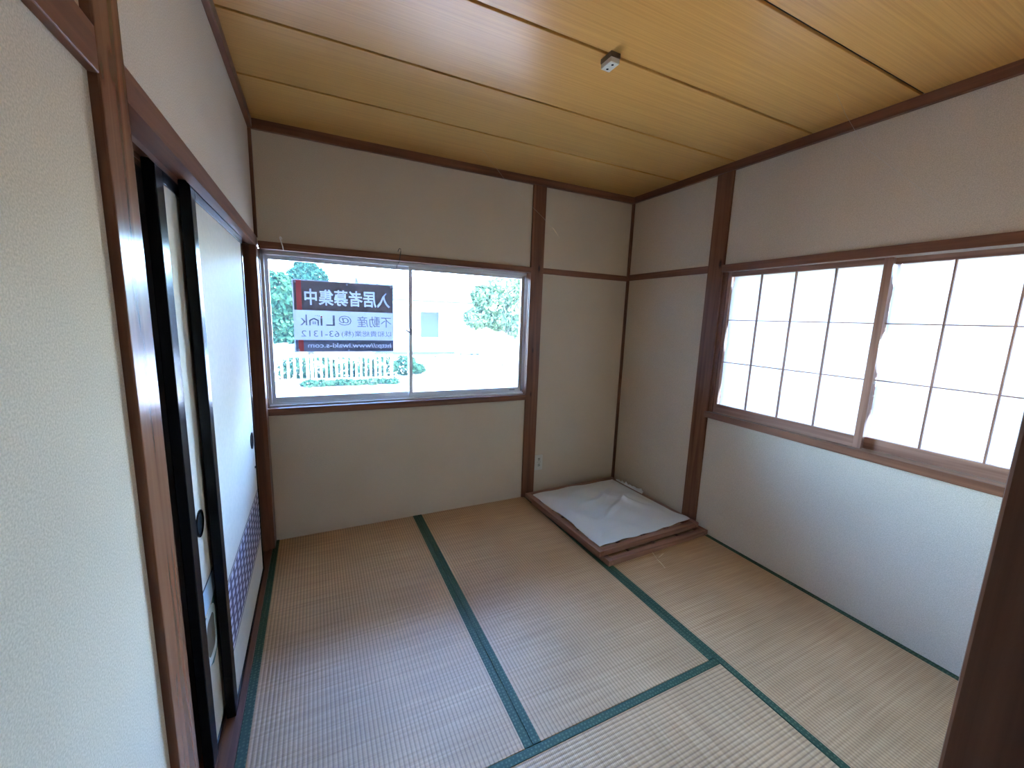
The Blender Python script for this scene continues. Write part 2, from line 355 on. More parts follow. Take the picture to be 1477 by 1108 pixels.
trim(bx(1.812, W - 0.012, -0.010, -0.0005, 1.733, 1.776, bev=0.002), SX, 'brown wall rail between post and corner on the far wall')
trim(bx(W - 0.010, W - 0.0005, -0.775, -0.012, 1.738, 1.785, bev=0.002), SY, 'brown wall rail between corner and knotty post')
trim(bx(W - 0.022, W + 0.12, -2.60, -0.885, 1.735, 1.780, bev=0.002), GY, 'brown head rail over the paper screens')
trim(bx(W - 0.028, W + 0.12, -2.60, -0.878, 0.795, 0.834, bev=0.002), GY, 'brown sill rail under the paper screens')
trim(bx(W + 0.002, W + 0.12, -0.912, -0.890, 0.834, 1.735), SZ, 'jamb board of the paper screen window')
trim(bx(0.0, 0.014, -2.60, -1.855, 1.728, 1.790, bev=0.002), WY, 'brown wall rail on the left wall beside the worn post')
k = MB()
for a in ((-0.098, 0.010, -1.752, -0.001, 1.754, 1.795), (-0.020, 0.010, -1.752, -0.001, 1.738, 1.756), (-0.0535, -0.0505, -1.752, -0.1, 1.740, 1.756), (-0.098, -0.081, -1.752, -0.1, 1.740, 1.756)): k.box(*a)
trim(k, WY, 'grooved head rail over the closet sliding doors')
k = MB()
for a in ((-0.098, 0.0, -1.752, -0.1, -0.056, -0.006), (-0.021, -0.0015, -1.752, -0.1, -0.008, -0.001), (-0.0535, -0.0505, -1.752, -0.1, -0.008, -0.001), (-0.098, -0.081, -1.752, -0.1, -0.008, -0.001)): k.box(*a)
trim(k, GY, 'grooved floor sill under the closet sliding doors')
trim(bx(-0.001, 0.012, -2.6, -1.855, -0.05, 0.002), SY, 'thin floor strip along the left wall')

# ------------------------------------------------------------------ clear aluminium window
w1 = thing('window_1', 'aluminium sliding window with two clear panes over a garden view', None, (0.86, 0.07, 0.83), kind='structure')
f = MB()
for a in ((X0 - 0.01, X0 + 0.018, 0.045, 0.12, 0.83, 1.735), (X1 - 0.010, X1 + 0.01, 0.075, 0.12, 0.83, 1.735), (X0, X1, 0.045, 0.12, 1.712, 1.735), (X0, X1, 0.03, 0.12, 0.828, 0.842), (X0, X1, 0.080, 0.084, 0.842, 0.856), (X0, X1, 0.05, 0.054, 0.842, 0.85)): f.box(*a)
obj('outer_frame', f, ALU, w1)
j = MB(); j.box(X0 - 0.012, X0 + 0.004, 0.0, 0.045, 0.832, 1.733); obj('jamb', j, SZ, w1)
j = MB(); j.box(X1 - 0.004, X1 + 0.012, 0.0, 0.075, 0.832, 1.733); obj('jamb', j, SZ, w1)
def sash(x0, x1, y0, y1, mats):
    m = MB(); st, tr, br = 0.024, 0.026, 0.034; z0, z1 = 0.846, 1.716
    for a in ((x0, x0 + st, y0, y1, z0, z1), (x1 - st, x1, y0, y1, z0, z1), (x0 + st, x1 - st, y0, y1, z1 - tr, z1), (x0 + st, x1 - st, y0, y1, z0, z0 + br)): m.box(*a, bev=0.0015)
    s = obj('sash', m, mats, w1); yc = (y0 + y1) / 2
    obj('pane', bx(x0 + st - 0.004, x1 - st + 0.004, yc - 0.002, yc + 0.002, z0 + br - 0.004, z1 - tr + 0.004), GLASSH, s)
    return s
sA = sash(X0 + 0.012, 0.868, 0.088, 0.108, ALU)
sB = sash(0.843, X1 - 0.012, 0.058, 0.078, ALU)
lk = MB(); lk.box(0.846, 0.864, 0.046, 0.058, 1.27, 1.31, bev=0.002); lk.tube([(0.855, 0.050, 1.29), (0.842, 0.044, 1.287), (0.826, 0.042, 1.296), (0.818, 0.042, 1.305)], 0.006)
tag(obj('crescent_lock', lk, ALUD, sB), 'dark crescent lock')
tag(obj('maker_label', bx(1.60, 1.645, 0.0572, 0.058, 0.857, 0.865), ALUD, sB), 'small dark label on the bottom rail')

# ------------------------------------------------------------------ paper screen window
w2 = thing('window_2', 'window with two wooden lattice screens of glowing white paper', None, (W + 0.06, -1.72, 0.834), kind='structure')
def screen(y1, y0, x0, torn):
    # y1 > y0 ; room face at x0
    z0, z1, st = 0.836, 1.733, 0.034; x1 = x0 + 0.024
    m = MB()
    m.box(x0, x1, y0, y0 + st, z0, z1, bev=0.0015)
    s = obj('shoji_screen', m, FZ_, w2)
    for za, zb in ((z0, z0 + 0.056), (z1 - 0.028, z1)): obj('rail', bx(x0, x1, y0 + st, y1 - 0.022, za, zb, bev=0.0015), FY_, s)
    obj('stile', bx(x0, x1, y1 - 0.022, y1, z0, z1, bev=0.0015), FZ_, s)
    a0, a1 = y0 + st, y1 - 0.022
    for i in range(1, 4):
        yy = a1 - (a1 - a0) * i / 4; obj('muntin', bx(x0 + 0.003, x0 + 0.016, yy - 0.0032, yy + 0.0032, z0 + 0.056, z1 - 0.028), MUN, s)
    for zz in (1.170, 1.437):
        obj('muntin', bx(x0 + 0.006, x0 + 0.018, a0, a1, zz - 0.0026, zz + 0.0026), MUN, s)
    # paper sheet glued behind the lattice, ragged at the stile
    bm = bmesh.new(); n, mm = 40, 16; g = []
    rnd = random.Random(3 if torn else 5)
    for i in range(n + 1):
        z = z0 + 0.05 + (z1 - 0.02 - z0 - 0.05) * i / n; row = []
        rag = 0.004 + (0.020 * max(0, math.sin(i * 0.33 + 1.0)) + 0.012 * rnd.random() * (1 if 12 < i < 19 else 0.3)) * (1 if torn else 0.45)
        for jx in range(mm + 1):
            t = jx / mm; y = (a0 - 0.006) + (a1 + 0.006 - rag - a0 + 0.006) * t
            row.append(bm.verts.new((x0 + 0.0195 + 0.0015 * math.sin(5 * t + i * 0.4) * t, y, z)))
        g.append(row)
    for i in range(n):
        for jx in range(mm): bm.faces.new((g[i][jx], g[i][jx + 1], g[i + 1][jx + 1], g[i + 1][jx]))
    tag(obj('paper', bm, PAPER, s, smooth=True), 'white translucent paper sheet with a ragged edge')
screen(-0.916, -1.735, W + 0.008, False)
screen(-1.708, -2.555, W + 0.040, True)
f = MB()
for a in ((W + 0.078, W + 0.118, -2.555, -2.53, 0.836, 1.733), (W + 0.078, W + 0.118, -0.935, -0.914, 0.836, 1.733), (W + 0.078, W + 0.118, -2.53, -0.935, 1.708, 1.733), (W + 0.078, W + 0.118, -2.53, -0.935, 0.836, 0.866)): f.box(*a)
obj('outer_frame', f, ALU, w2)
for (a, b, x) in ((-1.74, -0.93, W + 0.085), (-2.535, -1.71, W + 0.103)):
    m = MB()
    for q in ((a, a + 0.03, 0.866, 1.708), (b - 0.03, b, 0.866, 1.708)): m.box(x - 0.008, x + 0.008, *q)
    s = obj('sash', m, ALU, w2)
    obj('pane', bx(x - 0.002, x + 0.002, a + 0.028, b - 0.028, 0.864, 1.710), GLASS, s)

# ------------------------------------------------------------------ closet sliding doors
def fusuma(name, y0, y1, xb, label, front):
    # panel between y0 (near end) and y1 (far end), face at xb
    z0, z1 = -0.004, 1.752; x0 = xb - (0.028 if front else 0.026)
    d = thing(name, label, None, ((x0 + xb) / 2, (y0 + y1) / 2, z0), kind='structure')
    st = 0.048 if front else 0.060
    for a in ((y0, y0 + st), (y1 - 0.024, y1)): obj('stile', bx(x0, xb, *a, z0, z1, bev=0.003), LACQ, d)
    obj('rail', bx(x0, xb, y0 + st, y1 - 0.024, z0, z0 + 0.026, bev=0.002), LACQ, d)
    obj('rail', bx(x0, xb, y0 + st, y1 - 0.024, z1 - 0.042, z1, bev=0.002), LACQ, d)
    pf = xb - 0.004
    p = obj('paper_panel', bx(x0 + 0.004, pf, y0 + st, y1 - 0.024, z0 + 0.026, z1 - 0.042), FUS, d)
    yh = y1 - 0.105 if front else y0 + 0.105
    h = MB(); h.ring(arc(yh, 0.76, 0.041, 0.041), arc(yh, 0.76, 0.033, 0.033), 'x', pf, pf + 0.0035); hh = obj('pull_handle', h, LACQ, p)
    h = MB(); h.prism(arc(yh, 0.76, 0.0335, 0.0335), 'x', pf, pf + 0.0008); tag(obj('handle_cup', h, BLACK, p), 'black recessed cup of the pull')
    e = pf + 0.0005
    if front:
        tag(obj('printed_band', bx(pf, e, y0 + st, y1 - 0.024, 0.215, 0.462), BAND, p), 'purple band printed with white bars')
        for zz in (0.472, 0.203): obj('printed_line', bx(pf, e, y0 + st, y1 - 0.024, zz - 0.003, zz + 0.003), PURP, p)
        obj('thumb_tack', bx(pf, pf + 0.003, y1 - 0.06, y1 - 0.05, 0.60, 0.61), BLACK, p)
    else:
        ya, yb = y0 + st, y0 + 0.34
        obj('printed_line', bx(pf, e, ya, y1 - 0.024, 0.548, 0.555), INK, p)
        obj('printed_field', bx(pf, e, ya, y1 - 0.024, 0.47, 0.548), PBLUE, p)
        poly = [(ya, 0.47), (ya, 0.30), (ya + 0.06, 0.27), (ya + 0.15, 0.29), (ya + 0.4, 0.38), (ya + 0.4, 0.50), (ya + 0.2, 0.50), (ya + 0.12, 0.47), (ya + 0.05, 0.445)]
        tag(obj('printed_wave', MB().prism(poly, 'x', pf, pf + 0.0008), TEAL, p), 'teal printed shape')
        yc, zc = y0 + 0.115, 0.375
        tag(obj('printed_ring', MB().ring(rrect(yc - 0.07, yc + 0.07, zc - 0.085, zc + 0.085, 0.045), rrect(yc - 0.048, yc + 0.048, zc - 0.06, zc + 0.06, 0.03), 'x', pf, pf + 0.0014), PWHITE, p), 'white printed rounded ring')
        obj('printed_centre', MB().prism(rrect(yc - 0.049, yc + 0.049, zc - 0.061, zc + 0.061, 0.03), 'x', pf, pf + 0.0012), PBROWN, p)
    return d
fusuma('door_1', -1.210, -0.30, -0.022, 'black framed closet door with a purple checked band', True)
fusuma('door_2', -1.380, -0.53, -0.054, 'black framed closet door with a teal print, behind the other', False)

# ------------------------------------------------------------------ tatami mats
def mat(x0, x1, y0, y1, axis, label):
    t = thing('tatami_mat', label, 'tatami mat', ((x0 + x1) / 2, (y0 + y1) / 2, -0.056), 'tatami mats on the floor')
    g = 0.0008; x0 += g; x1 -= g; y0 += g; y1 -= g
    obj('rush_surface', bx(x0, x1, y0, y1, -0.055, -0.0008, bev=0.003), TY if axis == 'y' else TX, t)
    hw = 0.030
    for s in (0, 1):
        if axis == 'y': a = (x0, x0 + hw) if s == 0 else (x1 - hw, x1); b = (y0, y1)
        else: b = (y0, y0 + hw) if s == 0 else (y1 - hw, y1); a = (x0, x1)
        tag(obj('border', bx(a[0], a[1], b[0], b[1], -0.054, 0.0006, bev=0.0012), HERI, t), 'green patterned cloth border')
L_, M_ = -1.722, 0.880
mat(0.0, M_, L_, -0.001, 'y', 'tatami mat along the closet doors, reaching the wall under the clear window')
mat(M_, 2 * M_, L_, -0.001, 'y', 'tatami mat between the closet side mat and the stacked lattice frames')
mat(0.0, 2 * M_, -2.60, L_, 'x', 'tatami mat at the doorway, its length crossing the ends of two others')
mat(2 * M_, W - 0.001, -2.60, -0.872, 'y', 'tatami mat along the wall under the paper screen window')
mat(2 * M_, W - 0.001, -0.872, -0.001, 'y', 'half tatami mat in the corner under the stacked lattice frames')

# ------------------------------------------------------------------ two lattice frames lying on the floor
def lying(x0, y0, w, d, z0, ang, label, mats):
    t = thing('lattice_frame', label, 'screen frame', (x0, y0, z0), 'frames stacked on the floor')
    z1 = z0 + 0.033; rw_ = 0.036
    def o2(nm, mb, m, smooth=False): mb.rot(ang, x0, y0); return obj(nm, mb, m, t, smooth=smooth)
    for a in ((x0, x0 + rw_), (x0 + w - rw_, x0 + w)): o2('stile', bx(*a, y0, y0 + d, z0, z1, bev=0.002), FY_)
    o2('rail', bx(x0 + rw_, x0 + w - rw_, y0, y0 + 0.038, z0, z1, bev=0.002), FX_)
    o2('rail', bx(x0 + rw_, x0 + w - rw_, y0 + d - 0.038, y0 + d, z0, z1, bev=0.002), FX_)
    for i in range(1, 4):
        xx = x0 + w * i / 4; o2('muntin', bx(xx - 0.004, xx + 0.004, y0 + 0.038, y0 + d - 0.038, z0 + 0.004, z0 + 0.016), FY_)
    for i in (1, 2):
        yy = y0 + d * i / 3; o2('muntin', bx(x0 + rw_, x0 + w - rw_, yy - 0.003, yy + 0.003, z0 + 0.006, z0 + 0.018), FX_)
    return t, o2, z1
lying(1.757, -1.028, 0.862, 0.885, 0.0012, 0.036, 'bare brown wooden lattice frame under the papered one', None)
UX, UY = 1.729, -0.972
t, o2, zt = lying(UX, UY, 0.865, 0.885, 0.0346, 0.036, 'wooden lattice frame with loose white paper on top of another', None)
def sheet(u0, u1, v0, v1, nu, nv, zf, ef):
    bm = bmesh.new(); g = []
    for i in range(nv + 1):
        row = []
        for j_ in range(nu + 1):
            u, v = j_ / nu, i / nv; du, dv = ef(u, v)
            row.append(bm.verts.new((u0 + (u1 - u0) * u + du, v0 + (v1 - v0) * v + dv, zf(u, v))))
        g.append(row)
    for i in range(nv):
        for j_ in range(nu): bm.faces.new((g[i][j_], g[i][j_ + 1], g[i + 1][j_ + 1], g[i + 1][j_]))
    mb = MB(); mb.bm.free(); mb.bm = bm; return mb
def zf(u, v):
    e = min(u, 1 - u, v, 1 - v) * 8; e = min(1, e)
    z = zt + 0.0015 + e * (0.012 + 0.010 * math.sin(5 * u + 7 * v) * math.sin(3.2 * v + 0.5) + 0.009 * math.sin(9 * u - 12 * v + 1) * math.exp(-((u - 0.5) ** 2) * 5) + 0.006 * math.sin(17 * u + 13 * v) * math.exp(-((v - 0.45) ** 2) * 8) + 0.018 * math.exp(-((u - 0.86) ** 2 + (v - 0.28) ** 2) * 110) + 0.020 * max(0, 1 - 17 * abs(0.62 - v + 0.45 * (u - 0.4) + 0.04 * math.sin(9 * u))) * math.exp(-((u - 0.55) ** 2) * 9) + 0.018 * max(0, 1 - 20 * abs(0.42 - v + 0.5 * (u - 0.5))) * math.exp(-((u - 0.6) ** 2) * 10) + 0.016 * max(0, 1 - 22 * abs(u - 0.72 + 0.5 * (v - 0.5))) * math.exp(-((v - 0.45) ** 2) * 25))
    z += 0.012 * math.exp(-((u - 1.0) ** 2 + (v - 0.03) ** 2) * 160) + 0.006 * math.exp(-((u - 0.02) ** 2 + (v - 0.42) ** 2) * 40)
    return max(z, zt + 0.001)
def ef(u, v):
    du = dv = 0
    if u < 0.01: du = 0.014 * math.exp(-((v - 0.45) ** 2) * 40) + 0.002 * math.sin(37 * v)
    if u > 0.99: du = 0.005 * math.sin(23 * v) - 0.022 * math.exp(-((v - 0.42) ** 2) * 90) - 0.10 * max(0, v - 0.5)
    if v < 0.01: dv = 0.004 * math.sin(31 * u) + 0.006 * math.sin(9 * u)
    if v > 0.99: dv = 0.006 * math.sin(17 * u) + 0.01 * math.sin(5 * u)
    return du, dv
tag(o2('loose_paper', sheet(UX + 0.038, UX + 0.833, UY + 0.046, UY + 0.835, 90, 90, zf, ef), OLDP, True), 'wrinkled white paper with torn edges')
def zf2(u, v): return zt + 0.002 + (0.028 + 1.2 * JG[(int(v * 16) + 5) % 40]) * u
jag = random.Random(12); JG = [jag.uniform(-0.022, 0.004) for _ in range(40)]
def ef2(u, v): return (u * (JG[int(v * 16)] + 0.003 - 0.02 * v), 0.006 * math.sin(40 * u + 9 * v))
tag(o2('torn_paper_flap', sheet(UX + 0.842, UX + 0.872, UY + 0.50, UY + 0.80, 6, 16, zf2, ef2), OLDP, True), 'torn strip of paper standing against the wall')
# bits of straw
for a, b in (((2.113, -0.985), (2.083, -1.07)), ((2.077, -1.08), (2.055, -1.165)), ((2.16, -1.05), (2.10, -1.07))):
    s = MB().tube([(a[0], a[1], 0.0022), ((a[0] + b[0]) / 2 + 0.003, (a[1] + b[1]) / 2, 0.0026), (b[0], b[1], 0.0022)], [0.0015, 0.0022, 0.001])
    tag(obj('straw_bit', s, STRAW), 'pale loose rush straw on the mat in front of the stacked frames', 'straw', 'straw bits on the mat')

# ------------------------------------------------------------------ wall outlet, ceiling socket
t = thing('wall_outlet', 'ivory double wall outlet beside the reddish post', 'outlet', (1.853, 0.0, 0.205))
pl = obj('cover_plate', MB().box(1.818, 1.888, -0.007, -0.0003, 0.205, 0.331, bev=0.003), IVORY, t)
for zc in (0.297, 0.248):
    s = obj('socket', bx(1.835, 1.871, -0.0095, -0.0068, zc - 0.017, zc + 0.017, bev=0.002), IVORY, t)
    for dz in (-0.006, 0.006): obj('slot', bx(1.843, 1.863, -0.0099, -0.0092, zc + dz - 0.0022, zc + dz + 0.0022), BLACK, s)
obj('socket_divider', bx(1.835, 1.871, -0.0075, -0.0065, 0.2715, 0.2735), BROWNP, pl)
t = thing('ceiling_socket', 'small brown and ivory lamp socket block on the ceiling joint', 'lamp socket', (1.318, -1.313, H))
obj('socket_base', bx(1.296, 1.340, -1.345, -1.281, H - 0.018, H - 0.0002, bev=0.002), BROWNP, t)
s = obj('socket_body', bx(1.298, 1.338, -1.343, -1.283, H - 0.036, H - 0.018, bev=0.002), IVORY, t)
for dy in (-0.015, 0.015): obj('hole', MB().prism(arc(1.318, -1.313 + dy, 0.005, 0.005, 10), 'z', H - 0.0366, H - 0.0358), BLACK, s)

# ------------------------------------------------------------------ hooks and cobwebs
h = MB().tube([(0.137, -0.026, 1.733), (0.134, -0.026, 1.752), (0.126, -0.026, 1.785), (0.122, -0.027, 1.798), (0.124, -0.029, 1.803), (0.129, -0.028, 1.799), (0.132, -0.024, 1.790)], 0.003)
tag(obj('cord_hook', h, WIREW), 'white cord loop on the window head rail', 'hook')
h = MB().tube([(0.762, 0.03, 1.695), (0.764, 0.02, 1.712), (0.770, -0.02, 1.729), (0.772, -0.025, 1.745), (0.779, -0.026, 1.79), (0.778, -0.028, 1.803), (0.770, -0.028, 1.806), (0.764, -0.027, 1.796), (0.761, -0.026, 1.785)], 0.0022)
tag(obj('wire_hook', h, WIREB), 'bent black wire hook on the window head rail', 'hook')
t = thing('cobweb_strand', 'cobweb strand with a dry husk hanging near the clear window', 'cobweb', (1.22, -0.25, H))
obj('strand', MB().tube([(1.20, -0.28, H + 0.001), (1.36, -0.285, 2.235), (1.50, -0.295, 2.135), (1.60, -0.3, 2.067), (1.72, -0.3, 1.985)], 0.0005, 4), WEB, t)
obj('husk', MB().tube([(1.700, -0.3, 2.000), (1.718, -0.3, 1.982), (1.734, -0.3, 1.966), (1.754, -0.3, 1.942)], [0.0008, 0.0035, 0.003, 0.0006]), STRAW, t)
t = thing('cobweb_strand', 'faint cobweb strand from the ceiling near the paper screens', 'cobweb', (2.3, -1.57, H))
obj('strand', MB().tube([(2.3, -1.578, H + 0.001), (2.31, -1.62, 2.29), (2.33, -1.70, 2.14), (W, -1.86, 1.93)], 0.00045, 4), WEB, t)

# ------------------------------------------------------------------ rental sign in the window, print facing outdoors
SX0, SX1, SZ0, SZ1, SYc = 0.164, 0.748, 1.154, 1.588, 0.083
SWd, SHt = SX1 - SX0, SZ1 - SZ0
t = thing('window_sign', 'rectangular rental notice sheet in the window, seen reversed from behind', 'sign', ((SX0 + SX1) / 2, SYc, SZ0))
def sbox(u0, u1, v0, v1, h_): return bx(SX0 + u0 * SWd, SX0 + u1 * SWd, SYc - h_, SYc + h_, SZ1 - v1 * SHt, SZ1 - v0 * SHt)
obj('sheet', sbox(0, 1, 0, 1, 0.0004), SGW, t)
PF = SYc - 0.0007      # the ink shows through the thin sheet
def film(u0, u1, v0, v1): 
    m_ = MB(); q = [m_.bm.verts.new((SX0 + u * SWd, PF, SZ1 - v * SHt)) for u, v in ((u0, v0), (u0, v1), (u1, v1), (u1, v0))]; m_.bm.faces.new(q); return m_
def lettering(name, body, u0, u1, v0, v1, m, parent, bold=0.0, band=None, label=None):
    # flat print; with band=(U0,U1,V0,V1) the letters are left blank in a printed band
    dg = bpy.context.evaluated_depsgraph_get()
    cu = bpy.data.curves.new('print', 'FONT'); cu.body = body; cu.offset = bold; cu.resolution_u = 3
    o = bpy.data.objects.new('print', cu); COL.objects.link(o); bpy.context.view_layer.update(); dg.update()
    me = bpy.data.meshes.new_from_object(o.evaluated_get(dg))
    xs = [v.co.x for v in me.vertices]; ys = [v.co.y for v in me.vertices]
    xa, xb_, ya, yb_ = min(xs), max(xs), min(ys), max(ys)
    if band:
        c2 = bpy.data.curves.new('print_band', 'CURVE'); c2.dimensions = '2D'; c2.fill_mode = 'BOTH'; c2.offset = bold; c2.resolution_u = 3
        for s0 in o.to_curve(dg).splines:
            s1 = c2.splines.new('BEZIER'); s1.bezier_points.add(len(s0.bezier_points) - 1); s1.use_cyclic_u = True; s1.resolution_u = 3
            for p0_, p1_ in zip(s0.bezier_points, s1.bezier_points):
                p1_.handle_left_type = p1_.handle_right_type = 'FREE'; p1_.co = p0_.co; p1_.handle_left = p0_.handle_left; p1_.handle_right = p0_.handle_right
        U0, U1, V0, V1 = band
        def tx(u): return xa + (u1 - u) / (u1 - u0) * (xb_ - xa)
        def ty(v): return ya + (v1 - v) / (v1 - v0) * (yb_ - ya)
        sp_ = c2.splines.new('POLY'); sp_.points.add(3); sp_.use_cyclic_u = True
        for p_, (u, v) in zip(sp_.points, ((U0, V0), (U1, V0), (U1, V1), (U0, V1))): p_.co = (tx(u) - bold * (-1 if u == U1 else 1), ty(v) - bold * (-1 if v == V1 else 1), 0, 1)
        o3 = bpy.data.objects.new('print_band', c2); COL.objects.link(o3); bpy.context.view_layer.update(); dg.update()
        me = bpy.data.meshes.new_from_object(o3.evaluated_get(dg)); o.to_curve_clear()
        bpy.data.objects.remove(o3); bpy.data.curves.remove(c2)
    bpy.data.objects.remove(o); bpy.data.curves.remove(cu)
    off = base_of(parent)
    for v in me.vertices:
        tu = (v.co.x - xa) / (xb_ - xa); tv = (v.co.y - ya) / (yb_ - ya)
        v.co = Vector((SX0 + (u1 - (u1 - u0) * tu) * SWd, PF, SZ1 - (v1 - (v1 - v0) * tv) * SHt)) - off
    me.materials.clear()
    o = link(name, me, m, parent)
    if label: o['label'] = label
    return o
bt = tag(obj('title_band', MB().add(film(0.084, 0.992, 0.012, 0.115).bm).add(film(0.084, 0.992, 0.345, 0.415).bm).add(film(0.084, 0.095, 0.115, 0.345).bm).add(film(0.965, 0.992, 0.115, 0.345).bm), SGD, t), 'dark grey band with large white characters')
for i, ch in enumerate('中集募者居入'):
    ua = 0.095 + 0.145 * i; ub = ua + 0.145; mg = 0.020 if ch == '中' else 0.010
    lettering('band_character', ch, ua + mg, ub - mg, 0.128, 0.332, SGD, t, -0.018, (ua, ub, 0.115, 0.345))
bb = lettering('address_band', 'http://www.iwaki-s.com', 0.125, 0.965, 0.872, 0.955, SGN, t, -0.012, (0.084, 0.992, 0.828, 0.988), 'dark blue grey band with a web address in white')
for va, vb, m_ in ((0.012, 0.415, SGD), (0.828, 0.988, SGN)):
    tag(obj('stripe', film(0.036, 0.084, va, vb), SGR, t), 'red stripe'); obj('band_end', film(0.012, 0.036, va, vb), m_, t)
lettering('lettering', '不動産', 0.615, 0.975, 0.475, 0.635, SGT, t)
lettering('lettering', '@', 0.425, 0.555, 0.475, 0.615, SGT, t)
lettering('lettering', 'L', 0.305, 0.39, 0.475, 0.625, SGT, t)
lettering('lettering', 'ı', 0.252, 0.270, 0.520, 0.625, SGT, t)
lettering('lettering', 'k', 0.060, 0.125, 0.475, 0.625, SGT, t)
hg = MB()
def su(u): return SX0 + u * SWd
def sv(v): return SZ1 - v * SHt
for a, b in (((0.145, 0.56), (0.190, 0.525)), ((0.190, 0.525), (0.235, 0.56)), ((0.151, 0.555), (0.151, 0.625)), ((0.229, 0.555), (0.229, 0.625))):
    A, B = Vector((su(a[0]), 0, sv(a[1]))), Vector((su(b[0]), 0, sv(b[1]))); d_ = (B - A).normalized(); nn = Vector((-d_.z, 0, d_.x)) * 0.0035
    hg.prism([(q.x, q.z) for q in (A - nn, B - nn, B + nn, A + nn)], 'y', PF, PF + 0.0002)
for uu in (0.181, 0.200):
    for vv in (0.578, 0.598): hg.box(su(uu - 0.006), su(uu + 0.006), PF, PF + 0.0003, sv(vv + 0.007), sv(vv - 0.007))
tag(obj('house_mark', hg, SGT, t), 'small house shape drawn as a letter n')
for i, (uu, vv, rr) in enumerate(((0.261, 0.502, 0.005), (0.240, 0.490, 0.003), (0.222, 0.486, 0.0024), (0.205, 0.488, 0.002))):
    obj('dot', MB().prism(arc(su(uu), sv(vv), rr, rr, 10), 'y', PF, PF + 0.0002), SGT if i else SGR, t)
lettering('lettering', '以和貴総業(株)', 0.452, 0.975, 0.690, 0.790, SGT, t)
lettering('lettering', '63-1312', 0.065, 0.43, 0.695, 0.782, SGT, t)
for uu, vv in ((0.03, 0.035), (0.52, 0.035), (0.975, 0.035), (0.035, 0.965), (0.52, 0.972), (0.975, 0.965)):
    obj('eyelet', MB().ring(arc(su(uu), sv(vv), 0.006, 0.006, 14), arc(su(uu), sv(vv), 0.002, 0.002, 14), 'y', SYc - 0.002, SYc + 0.002), SGW, t)

# ------------------------------------------------------------------ outdoors
G = -0.45
struct('ground', bx(-60, 80, -30, 110, G - 0.2, G), GROUND, 'pale gravel yard outside')
struct('fence_shade_bed', bx(-6, 2.4, 8.3, 12.5, G - 0.05, G + 0.02), SHADE_SOIL, 'dark soil bed standing in for the shade under the fence')  # dark slab laid so the shade behind the pickets comes from colour
# white picket fence
FY = 8.8
fe = thing('picket_fence', 'low white aluminium picket fence outside the window', 'fence', (0.6, FY, G))
def picket(x): return bx(x - 0.022, x + 0.022, FY - 0.012, FY + 0.012, -0.33, 0.26)
p0 = picket(0.0); pm = obj('picket', p0, FENCE, fe); pme = pm.data; pm.location = (0.0, 0, 0)
first = True
xs = [0.26 + 0.122 * i for i in range(15)] + [-0.08 - 0.142 * i for i in range(20)]
for x in xs:
    if first: pm.location.x = x; first = False; continue
    o = pm.copy(); COL.objects.link(o); o.location.x = x
for a, b in ((0.19, 2.12), (-3.0, 0.05)):
    for z in (0.275, -0.335): obj('rail', bx(a, b, FY - 0.02, FY + 0.02, z - 0.025, z + 0.025), FENCE, fe)
for x in (0.07, 0.17, 2.15): obj('post', bx(x - 0.03, x + 0.03, FY - 0.03, FY + 0.03, G - 0.01, 0.31), FENCE, fe)
# foliage clouds
def foliage(fn, n, size, seed, bm=None):
    r = random.Random(seed); bm = bm or bmesh.new()
    for i in range(n):
        c, nn = fn(r); c = Vector(c); s = size * (0.6 + 0.8 * r.random())
        d = (Vector(nn) + Vector((r.gauss(0, .6), r.gauss(0, .6), r.gauss(0, .6)))).normalized()
        a = d.cross(Vector((r.gauss(0, 1), r.gauss(0, 1), r.gauss(0, 1)))).normalized(); b = d.cross(a)
        vs_ = [bm.verts.new(c + a * s * q[0] + b * s * q[1]) for q in ((-1, 0), (0, -0.55), (1, 0), (0, 0.55))]
        bm.faces.new(vs_)
    return bm
def blob(blobs):
    def fn(r):
        cx, cy, cz, rx, ry, rz = r.choice(blobs)
        v = Vector((r.gauss(0, 1), r.gauss(0, 1), r.gauss(0, 1))).normalized(); k_ = 0.72 + 0.3 * r.random()
        return (cx + v.x * rx * k_, cy + v.y * ry * k_, max(G + 0.02, cz + v.z * rz * k_)), v
    return fn
def plant(name, label, cat, loc, blobs, n, size, seed, m, trunk=None):
    t = thing(name, label, cat, loc)
    for tr in (trunk or []): obj('trunk', MB().tube(tr[0], tr[1], 8), BARK, t, smooth=True)
    mb = MB(); mb.bm.free(); mb.bm = foliage(blob(blobs), n, size, seed)
    o = obj('foliage', mb.bm, m, t); o['kind'] = 'stuff'; return t
plant('hedge_shrub', 'tall bushy green shrub behind the board fence', 'shrub', (-1.0, 11.2, G),
      [(-1.0, 11.2, 0.9, 0.75, 0.6, 1.3), (-0.75, 11.2, 1.7, 0.65, 0.55, 0.85), (-1.6, 11.4, 1.2, 0.8, 0.6, 1.5), (-0.6, 11.2, 0.6, 0.5, 0.45, 0.8), (-2.4, 11.4, 1.0, 0.8, 0.6, 1.4)], 9500, 0.085, 1, LEAF1,
      [([(-1.0, 11.2, G), (-1.0, 11.2, 0.6), (-0.9, 11.2, 1.6)], [0.08, 0.06, 0.02])])
plant('cone_tree', 'blue-green cone shaped tree behind the shrub', 'tree', (0.1, 15.2, G),
      [(0.1, 15.2, 0.4 + 0.45 * i, 2.1 - 0.27 * i, 1.4 - 0.19 * i, 0.55) for i in range(6)] + [(0.05, 15.2, 2.95, 0.42, 0.36, 0.5)], 9500, 0.09, 2, LEAF2,
      [([(0.1, 15.2, G), (0.1, 15.2, 1.5), (0.08, 15.2, 3.2)], [0.14, 0.09, 0.02])])
